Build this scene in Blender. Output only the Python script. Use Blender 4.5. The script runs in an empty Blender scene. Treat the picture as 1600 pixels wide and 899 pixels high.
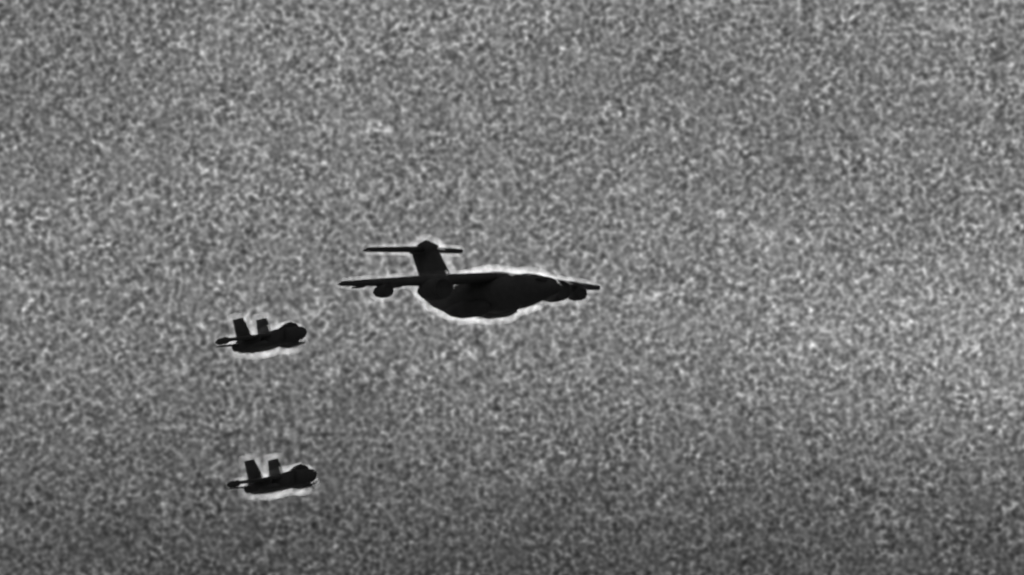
import bpy, bmesh, math, random
from mathutils import Vector

R = math.radians
S = bpy.context.scene
C = S.collection

# ------------------------------------------------------------------ camera
# A long lens looking a few degrees up at aircraft passing about 1.7 km away.
CAM_Z = 1.7
ELEV = 4.0
cam_d = bpy.data.cameras.new('camera')
cam = bpy.data.objects.new('camera', cam_d)
C.objects.link(cam)
cam.location = (0, 0, CAM_Z)
cam.rotation_euler = (R(90 + ELEV), 0, 0)
cam_d.sensor_width = 36
cam_d.angle = R(7.0)
cam_d.clip_start = 1
cam_d.clip_end = 60000
S.camera = cam

# ------------------------------------------------------------------ sky
SUN_EL, SUN_AZ = 7.5, 0.0            # the sun stands behind the aircraft
w = bpy.data.worlds.new('World')
S.world = w
w.use_nodes = True
nt = w.node_tree
N, L = nt.nodes, nt.links
N.clear()


def math_node(nt, op, a, b=None, c=None, clamp=False):
    n = nt.nodes.new('ShaderNodeMath')
    n.operation = op
    n.use_clamp = clamp
    for k, v in enumerate((a, b, c)):
        if v is None:
            continue
        if isinstance(v, (int, float)):
            n.inputs[k].default_value = v
        else:
            nt.links.new(v, n.inputs[k])
    return n.outputs[0]


def noise_node(nt, vec, scale, detail=0.0, rough=0.5, dist=0.0):
    n = nt.nodes.new('ShaderNodeTexNoise')
    n.inputs['Scale'].default_value = scale
    n.inputs['Detail'].default_value = detail
    n.inputs['Roughness'].default_value = rough
    n.inputs['Distortion'].default_value = dist
    nt.links.new(vec, n.inputs['Vector'])
    return n.outputs['Fac']


sky = N.new('ShaderNodeTexSky')
sky.sky_type = 'NISHITA'
sky.sun_disc = False
sky.sun_elevation = R(SUN_EL)
sky.sun_rotation = R(SUN_AZ)
sky.dust_density = 3.0
bw = N.new('ShaderNodeRGBToBW')       # a one-band sensor: the sky has no colour
L.new(sky.outputs[0], bw.inputs[0])
tc = N.new('ShaderNodeTexCoord')
D = tc.outputs['Generated']
# broad cloud, then the fine mottled grain
broad = noise_node(nt, D, 22.0, 2.0, 0.5)
g1 = noise_node(nt, D, 1330.0, 0.0)
rot = N.new('ShaderNodeVectorRotate')
rot.rotation_type = 'EULER_XYZ'
rot.inputs['Rotation'].default_value = (0.6, 0.5, 0.4)
L.new(D, rot.inputs['Vector'])
g2 = noise_node(nt, rot.outputs[0], 1720.0, 0.0)
g3 = noise_node(nt, D, 120.0, 1.0)
grain = math_node(nt, 'ADD', math_node(nt, 'MULTIPLY', math_node(nt, 'SUBTRACT', g1, 0.5), 1.4),
                  math_node(nt, 'ADD', math_node(nt, 'MULTIPLY', math_node(nt, 'SUBTRACT', g2, 0.5), 1.15),
                            math_node(nt, 'MULTIPLY', math_node(nt, 'SUBTRACT', g3, 0.5), 0.12)))
patch = noise_node(nt, D, 330.0, 1.0)     # the mottling is stronger in some places than in others
grain = math_node(nt, 'MULTIPLY', grain, math_node(nt, 'ADD', 0.35, math_node(nt, 'MULTIPLY', patch, 1.3)))
grain = math_node(nt, 'EXPONENT', math_node(nt, 'MULTIPLY', grain, 1.36))
sep = N.new('ShaderNodeSeparateXYZ')
L.new(D, sep.inputs[0])


def cloud(az, el, sa, se):
    """a soft cloud bank at one bearing of the sky, 0..1"""
    dx = math_node(nt, 'DIVIDE', math_node(nt, 'SUBTRACT', sep.outputs[0], math.sin(R(az))), math.sin(R(sa)))
    dz = math_node(nt, 'DIVIDE', math_node(nt, 'SUBTRACT', sep.outputs[2], math.sin(R(el))), math.sin(R(se)))
    r2 = math_node(nt, 'ADD', math_node(nt, 'MULTIPLY', dx, dx), math_node(nt, 'MULTIPLY', dz, dz))
    front = math_node(nt, 'GREATER_THAN', sep.outputs[1], 0.0)
    return math_node(nt, 'MULTIPLY', math_node(nt, 'EXPONENT', math_node(nt, 'MULTIPLY', r2, -1.0)), front)


low = N.new('ShaderNodeMapRange')     # murk thickening towards the horizon
low.interpolation_type = 'SMOOTHSTEP'
L.new(sep.outputs[2], low.inputs['Value'])
low.inputs['From Min'].default_value = math.sin(R(1.6))
low.inputs['From Max'].default_value = math.sin(R(4.3))
low.inputs['To Min'].default_value = 0.42
low.inputs['To Max'].default_value = 1.0
mul = math_node(nt, 'MULTIPLY', low.outputs[0],
                math_node(nt, 'ADD', 0.67, math_node(nt, 'MULTIPLY', broad, 0.66)))
mul = math_node(nt, 'MULTIPLY', mul, math_node(nt, 'ADD', 1.0, math_node(nt, 'MULTIPLY', cloud(3.3, 3.6, 2.4, 0.85), 0.56)))
mul = math_node(nt, 'MULTIPLY', mul, math_node(nt, 'ADD', 1.0, math_node(nt, 'MULTIPLY', cloud(1.0, 4.2, 1.6, 0.5), 0.1)))
mul = math_node(nt, 'MULTIPLY', mul, grain)
deck = math_node(nt, 'MULTIPLY', math_node(nt, 'POWER', bw.outputs[0], 0.25), 2.75)   # a thin cloud deck evens the sky out
lum = math_node(nt, 'MULTIPLY', deck, mul)
bg = N.new('ShaderNodeBackground')
bg.inputs['Strength'].default_value = 0.05
L.new(lum, bg.inputs['Color'])
out = N.new('ShaderNodeOutputWorld')
L.new(bg.outputs[0], out.inputs['Surface'])

# ------------------------------------------------------------------ sun
sd = bpy.data.lights.new('sun', 'SUN')
sd.energy = 5.0
sd.angle = R(0.5)
sd.color = (1.0, 1.0, 1.0)            # grey picture: no warm cast
sun = bpy.data.objects.new('sun', sd)
C.objects.link(sun)
sun.rotation_euler = (R(-(90 - SUN_EL)), 0, R(-SUN_AZ))   # shines from +Y towards the camera

S.view_settings.view_transform = 'Standard'
S.view_settings.look = 'None'
S.view_settings.gamma = 1
S.view_settings.exposure = -1.0
S.render.engine = 'CYCLES'
S.cycles.filter_width = 2.4           # the soft focus of the long lens
S.cycles.max_bounces = 6
S.cycles.volume_bounces = 1
S.cycles.volume_step_rate = 1.0


# ------------------------------------------------------------------ helpers
def tag(o, label=None, cat=None, group=None, kind=None):
    for k, v in (('label', label), ('category', cat), ('group', group), ('kind', kind)):
        if v:
            o[k] = v
    return o


def obj(name, bm, m, parent=None, smooth=True):
    bmesh.ops.recalc_face_normals(bm, faces=bm.faces[:])
    me = bpy.data.meshes.new(name)
    bm.to_mesh(me)
    bm.free()
    me.materials.append(m)
    if smooth:
        for p in me.polygons:
            p.use_smooth = True
    o = bpy.data.objects.new(name, me)
    C.objects.link(o)
    o.parent = parent
    return o


def empty(name, loc, rot):
    o = bpy.data.objects.new(name, None)
    C.objects.link(o)
    o.location = loc
    o.rotation_euler = rot
    return o


def loft(bm, rings, cap=True):
    vs = [[bm.verts.new(p) for p in r] for r in rings]
    n = len(rings[0])
    for a, b in zip(vs, vs[1:]):
        for i in range(n):
            bm.faces.new((a[i], a[(i + 1) % n], b[(i + 1) % n], b[i]))
    if cap:
        bm.faces.new(vs[0][::-1])
        bm.faces.new(vs[-1])
    return vs


def body(stations, n=28, y0=0.0, e=2.0):
    """fuselage-like loft; station = (x, half width, z top, z bottom[, exponent])"""
    bm = bmesh.new()
    rings = []
    for st in stations:
        x, hw, zt, zb = st[:4]
        ex = st[4] if len(st) > 4 else e
        zc, hh = (zt + zb) / 2, (zt - zb) / 2
        ring = []
        for i in range(n):
            a = 2 * math.pi * i / n
            ca, sa = math.cos(a), math.sin(a)
            ring.append((x, y0 + hw * math.copysign(abs(ca) ** (2 / ex), ca),
                         zc + hh * math.copysign(abs(sa) ** (2 / ex), sa)))
        rings.append(ring)
    loft(bm, rings)
    return bm


AIR = [(0, 0), (.03, .5), (.12, .85), (.3, 1.0), (.55, .82), (.8, .42), (1, .05)]


def foil(sections):
    """wing-like loft; section = (le x, y, z, chord, thickness, axis) axis 'z' thick in z, 'y' thick in y"""
    bm = bmesh.new()
    rings = []
    for (x, y, z, ch, th, ax) in sections:
        up = [(u, v) for u, v in AIR]
        dn = [(u, -v * .8) for u, v in AIR[:0:-1]]
        ring = []
        for u, v in up + dn:
            d = v * th / 2
            ring.append((x - u * ch, y + (d if ax == 'y' else 0), z + (d if ax == 'z' else 0)))
        rings.append(ring)
    loft(bm, rings)
    return bm


def tube_x(profile, y, z, n=24, squash=1.0):
    """solid of revolution about a fore-aft axis; profile = (x, r)"""
    bm = bmesh.new()
    rings = [[(x, y + r * math.cos(2 * math.pi * i / n), z + squash * r * math.sin(2 * math.pi * i / n))
              for i in range(n)] for x, r in profile]
    loft(bm, rings)
    return bm


# ------------------------------------------------------------------ materials
def paint(name, base, rough=0.6, var=0.25, scale=0.6):
    m = bpy.data.materials.new(name)
    m.use_nodes = True
    t = m.node_tree
    b = t.nodes['Principled BSDF']
    c = t.nodes.new('ShaderNodeTexCoord')
    nz = noise_node(t, c.outputs['Object'], scale, 4.0, 0.6)
    mr = t.nodes.new('ShaderNodeMapRange')
    t.links.new(nz, mr.inputs['Value'])
    mr.inputs['From Min'].default_value = 0.3
    mr.inputs['From Max'].default_value = 0.7
    mr.inputs['To Min'].default_value = base * (1 - var)
    mr.inputs['To Max'].default_value = base * (1 + var)
    cc = t.nodes.new('ShaderNodeCombineColor')
    for k in range(3):
        t.links.new(mr.outputs[0], cc.inputs[k])
    t.links.new(cc.outputs[0], b.inputs['Base Color'])
    b.inputs['Roughness'].default_value = rough
    b.inputs['Specular IOR Level'].default_value = 0.12
    return m


M_SKIN = paint('dark_matt_paint', 0.14, 0.85, 0.12)
M_METAL = paint('dark_engine_metal', 0.13, 0.8, 0.12)
M_GLASS = paint('dark_glass', 0.08, 0.8)

def halo_material(dense):  # patchy scattering volume for the added halo around each aircraft
    m = bpy.data.materials.new('halo_shell')
    m.use_nodes = True
    t = m.node_tree
    t.nodes.clear()
    vo = t.nodes.new('ShaderNodeOutputMaterial')
    pv = t.nodes.new('ShaderNodeVolumePrincipled')
    pv.inputs['Color'].default_value = (1, 1, 1, 1)
    pv.inputs['Anisotropy'].default_value = 0.7
    c = t.nodes.new('ShaderNodeTexCoord')
    vn = noise_node(t, c.outputs['Object'], 0.45, 1.0)
    mr = t.nodes.new('ShaderNodeMapRange')
    t.links.new(vn, mr.inputs['Value'])
    mr.inputs['From Min'].default_value = 0.33
    mr.inputs['From Max'].default_value = 0.72
    mr.inputs['To Min'].default_value = 0.0
    mr.inputs['To Max'].default_value = dense
    t.links.new(mr.outputs[0], pv.inputs['Density'])
    t.links.new(pv.outputs[0], vo.inputs['Volume'])
    return m


HALO_LARGE, HALO_SMALL = halo_material(0.034), halo_material(0.044)


SWELL = {'tail_fin': 1.1, 'rudder': 1.1, 'wing': .62, 'tailplane': .7, 'flap_fairing': .5, 'engine': .75, 'intake_lip': .6,
         'pylon': .5, 'cockpit_window': 0, 'canopy': .45, 'wing_tip_pod': 0, 'stabilator': 0, 'store_pylon': .5}


def add_halo_shell(root, thick, voxel, mat, nose_x=None):  # added shell, no real mist; backlight turns it into a pale outline
    """made-up shell for a bright rim: every part swollen a little, fused into one envelope"""
    bm = bmesh.new()
    stack = list(root.children)
    while stack:
        o = stack.pop()
        stack += list(o.children)
        b2 = bmesh.new()
        b2.from_mesh(o.data)
        b2.normal_update()
        nv = [(v, v.normal.copy()) for v in b2.verts]
        k = thick * SWELL.get(o.name.split('.')[0], 1.0)
        if k < .1:
            b2.free()
            continue
        for v, n in nv:                          # nothing at the nose, full depth a few metres aft
            v.co += n * (k if nose_x is None else k * min(1.0, max(0.12, (nose_x - v.co.x) / 6.0)))
        tmp = bpy.data.meshes.new('tmp')
        b2.to_mesh(tmp)
        b2.free()
        bm.from_mesh(tmp)
        bpy.data.meshes.remove(tmp)
    me = bpy.data.meshes.new('halo_shell')
    bm.to_mesh(me)
    bm.free()
    o = bpy.data.objects.new('halo_shell', me)
    C.objects.link(o)
    rm = o.modifiers.new('fuse', 'REMESH')
    rm.mode = 'VOXEL'
    rm.voxel_size = voxel
    sm = o.modifiers.new('smooth', 'SMOOTH')
    sm.iterations = 4
    bpy.context.view_layer.update()
    fin = bpy.data.meshes.new_from_object(o.evaluated_get(bpy.context.evaluated_depsgraph_get()))
    fin.name = 'halo_shell'
    o.modifiers.clear()
    o.data = fin
    fin.materials.clear()
    fin.materials.append(mat)
    o.parent = root
    tag(o, kind='stuff')
    return o


# ------------------------------------------------------------------ the ground under the flight path
gb = bmesh.new()
bmesh.ops.create_grid(gb, x_segments=40, y_segments=40, size=25000)
gr = obj('ground', gb, paint('dry_grass', 0.18, 0.95, 0.35, 0.02))
tag(gr, kind='structure')

# ------------------------------------------------------------------ the transport
YAW_T = 30.0
tr = empty('transport_aircraft', (7.2, 1640, 116.3), (R(1.2), R(0.0), R(-(90 - YAW_T))))
tag(tr, 'big black high-wing transport plane with tall T-shaped tail, seen from its front quarter', 'aircraft')

fus = obj('fuselage', body([
    (4.2, .3, .1, -.5), (3.7, .9, .6, -1.0), (2.0, 1.5, 1.3, -1.4), (-1.0, 2.1, 2.1, -1.9),
    (-4.2, 2.8, 2.9, -2.4), (-8, 3.4, 3.45, -3.1), (-12, 3.45, 3.45, -3.5), (-30, 3.45, 3.45, -3.5),
    (-35, 3.35, 3.45, -3.2), (-40, 2.9, 3.4, -2.6), (-44.5, 2.1, 3.25, -1.4), (-48, 1.3, 3.0, .1), (-50.5, .6, 2.7, 1.5),
    (-51.5, .2, 2.4, 1.9)]), M_SKIN, tr)
obj('cockpit_window', body([(.9, 1.35, 1.5, 1.0), (.2, 1.7, 1.9, 1.1), (-1.4, 2.0, 2.35, 1.2), (-2.0, 2.0, 2.2, 1.4)],
                           n=16), M_GLASS, fus)
for sd_ in (-1, 1):
    obj('gear_fairing', body([(-18, .2, -2.2, -2.7), (-19.5, 1.1, -1.4, -3.9), (-22, 1.6, -1.0, -4.4), (-29, 1.6, -1.0, -4.4),
                              (-33, 1.0, -1.6, -3.8), (-36, .2, -2.3, -2.8)], n=18, y0=sd_ * 3.1), M_SKIN, fus)
obj('wing_fairing', body([(-14, .6, 3.3, 2.8), (-17, 2.0, 4.2, 2.4), (-21, 2.6, 4.6, 2.2), (-29, 2.5, 4.5, 2.2), (-34, 1.4, 3.7, 2.5),
                          (-37, .4, 3.4, 2.9)], n=18), M_SKIN, fus)
for sd_ in (-1, 1):
    wg = obj('wing', foil([(-16.5, sd_ * 1.0, 3.2, 10.5, 2.3, 'z'), (-21.8, sd_ * 12, 2.7, 7.4, 2.5, 'z'),
                           (-28.0, sd_ * 25.5, 2.35, 4.6, 1.5, 'z'), (-29.3, sd_ * 29.2, 2.25, 3.6, 1.1, 'z')]), M_SKIN, tr)
    for (yy, xx, zz) in ((8.5, -24.5, 1.9), (18.0, -27.5, 1.75), (25.0, -30.0, 1.75)):
        obj('flap_fairing', body([(xx + 2.2, .1, zz + .25, zz + .1), (xx, .32, zz + .5, zz - .25), (xx - 2.5, .3, zz + .4, zz - .25),
                                  (xx - 5.0, .06, zz + .15, zz)], n=12, y0=sd_ * yy), M_SKIN, wg)
    for (yy, xl, zw, k) in ((13.6, -20.4, 2.3, 1.8), (22.2, -26.2, 2.4, 1.08)):
        zc = zw - (1.5 if yy < 20 else 1.75)
        en = obj('engine', tube_x([(xl + 1.2 * k, 1.0 * k), (xl + .9 * k, 1.12 * k), (xl + .2, 1.2 * k), (xl - 1.2 * k, 1.18 * k), (xl - 2.6 * k, .95 * k),
                                   (xl - 2.65 * k, .75 * k), (xl - 3.6 * k, .5 * k), (xl - 4.4 * k, .1)], sd_ * yy, zc), M_METAL, tr)
        obj('intake_lip', tube_x([(xl + 1.21 * k, .9 * k), (xl + 1.45 * k, 1.0 * k), (xl + 1.4 * k, 1.08 * k), (xl + 1.1 * k, 1.14 * k),
                                  (xl + 1.0 * k, .95 * k)], sd_ * yy, zc), M_METAL, en)
        obj('pylon', foil([(xl + .8, sd_ * yy, zc + 1.0, 4.0, .4, 'y'), (xl - .4, sd_ * yy, zw + .1, 3.6, .5, 'y')]), M_SKIN, en)
fin = obj('tail_fin', foil([(-36.4, 0, 2.6, 13.2, 1.2, 'y'), (-38.0, 0, 4.2, 11.6, 1.1, 'y'), (-44.6, 0, 11.2, 8.6, .9, 'y')]), M_SKIN, tr)
obj('rudder', foil([(-47.6, 0, 3.6, 3.0, .55, 'y'), (-51.6, 0, 10.0, 2.8, .45, 'y')]), M_SKIN, fin)
obj('fin_fairing', body([(-43.6, .1, 11.2, 10.9), (-45.2, .6, 11.7, 10.2), (-48.5, .85, 12.7, 9.8), (-50.5, .7, 12.3, 9.8), (-54, .4, 11.2, 10.0), (-55.5, .08, 10.8, 10.4)],
                        n=14), M_SKIN, fin)
for sd_ in (-1, 1):
    obj('tailplane', foil([(-47.6, sd_ * .2, 10.75, 6.6, 1.4, 'z'), (-52.0, sd_ * 10.5, 10.75, 4.2, 1.1, 'z')]), M_SKIN, tr)
add_halo_shell(tr, 1.4, 0.35, HALO_LARGE, 3.0)


# ------------------------------------------------------------------ the fighters
def make_fighter():
    r = empty('fighter_jet', (0, 0, 0), (0, 0, 0))
    f = obj('fuselage', body([
        (-.9, .15, -.1, -.5), (-1.15, .55, .3, -.95), (-1.9, .85, .6, -1.35), (-3.6, 1.0, .95, -1.5), (-6, 1.3, .95, -1.5, 2.6),
        (-8, 1.9, .7, -1.6, 3.2), (-12, 2.0, .3, -1.75, 3.4), (-15.5, 1.85, .0, -1.9, 3.0), (-17.6, 1.6, -.1, -1.75, 2.6)]), M_SKIN, r)
    obj('canopy', body([(-2.6, .1, .7, .5), (-3.6, .5, 1.3, .4), (-4.8, .6, 1.7, .4), (-6.4, .52, 1.6, .4), (-9.4, .2, .8, .3)], n=16), M_GLASS, f)
    for s in (-1, 1):
        obj('air_intake', body([(-4.9, .5, .72, -.9, 5), (-5.8, .55, .72, -1.35, 5), (-9, .6, .6, -1.75, 5), (-11, .5, .3, -1.6, 4)],
                               n=16, y0=s * 1.5), M_SKIN, f)
        obj('exhaust_nozzle', tube_x([(-17.0, .78), (-17.8, .8), (-18.9, .6), (-18.7, .3)], s * .85, -1.0, n=18), M_METAL, f)
        wg = obj('wing', foil([(-7.0, s * 1.5, .0, 7.8, .8, 'z'), (-12.6, s * 7.1, -.3, 2.9, .6, 'z')]), M_SKIN, r)
        obj('wing_tip_pod', body([(-11.8, .08, -.2, -.5), (-12.6, .45, .15, -.9), (-15.0, .45, .15, -.9), (-16.0, .08, -.2, -.5)], n=12, y0=s * 7.1), M_SKIN, wg)
        obj('drop_tank', body([(-6.6, .05, -1.3, -1.4), (-7.8, .38, -.95, -1.7), (-10.8, .42, -.9, -1.8), (-13.0, .1, -1.2, -1.45)],
                              n=14, y0=s * 3.2), M_SKIN, wg)
        obj('store_pylon', foil([(-8.6, s * 3.2, -.1, 3.2, .2, 'y'), (-9.0, s * 3.2, -1.0, 2.6, .2, 'y')]), M_SKIN, wg)
        obj('tail_fin', foil([(-12.8, s * 2.0, -.1, 4.8, .6, 'y'), (-15.4, s * 2.2, 3.55, 3.0, .6, 'y')]), M_SKIN, r)
        obj('tail_boom', body([(-10.5, .1, -.3, -.6), (-12, .5, .1, -1.3), (-15, .6, .1, -1.6), (-18, .5, -.1, -1.6), (-18.6, .2, -.5, -1.2)], n=14, y0=s * 2.3), M_SKIN, f)
        obj('stabilator', foil([(-15.2, s * 2.0, -.6, 3.6, .4, 'z'), (-17.2, s * 5.2, -.75, 2.1, .3, 'z')]), M_SKIN, r)
    add_halo_shell(r, 1.2, 0.22, HALO_SMALL, -1.0)
    return r


YAW_F = 34.0
f1 = make_fighter()
f2 = f1.copy()
C.objects.link(f2)
for ch in list(f1.children):
    c1 = ch.copy()
    C.objects.link(c1)
    c1.parent = f2
    for g in list(ch.children):
        d = g.copy()
        C.objects.link(d)
        d.parent = c1
for f, lab, loc, rot in (
        (f1, 'upper of two small black twin-tailed fighter jets, flying left below the big transport',
         (-32.0, 1310, 86.8), (R(1.5), R(-3.6), R(-(90 - YAW_F)))),
        (f2, 'lower of two small black twin-tailed fighter jets, farthest below the big transport',
         (-30.4, 1310, 64.4), (R(3.0), R(-3.4), R(-(90 - YAW_F + 1.3))))):
    tag(f, lab, 'fighter jet', 'fighter jets escorting the transport')
    f.location = loc
    f.rotation_euler = rot
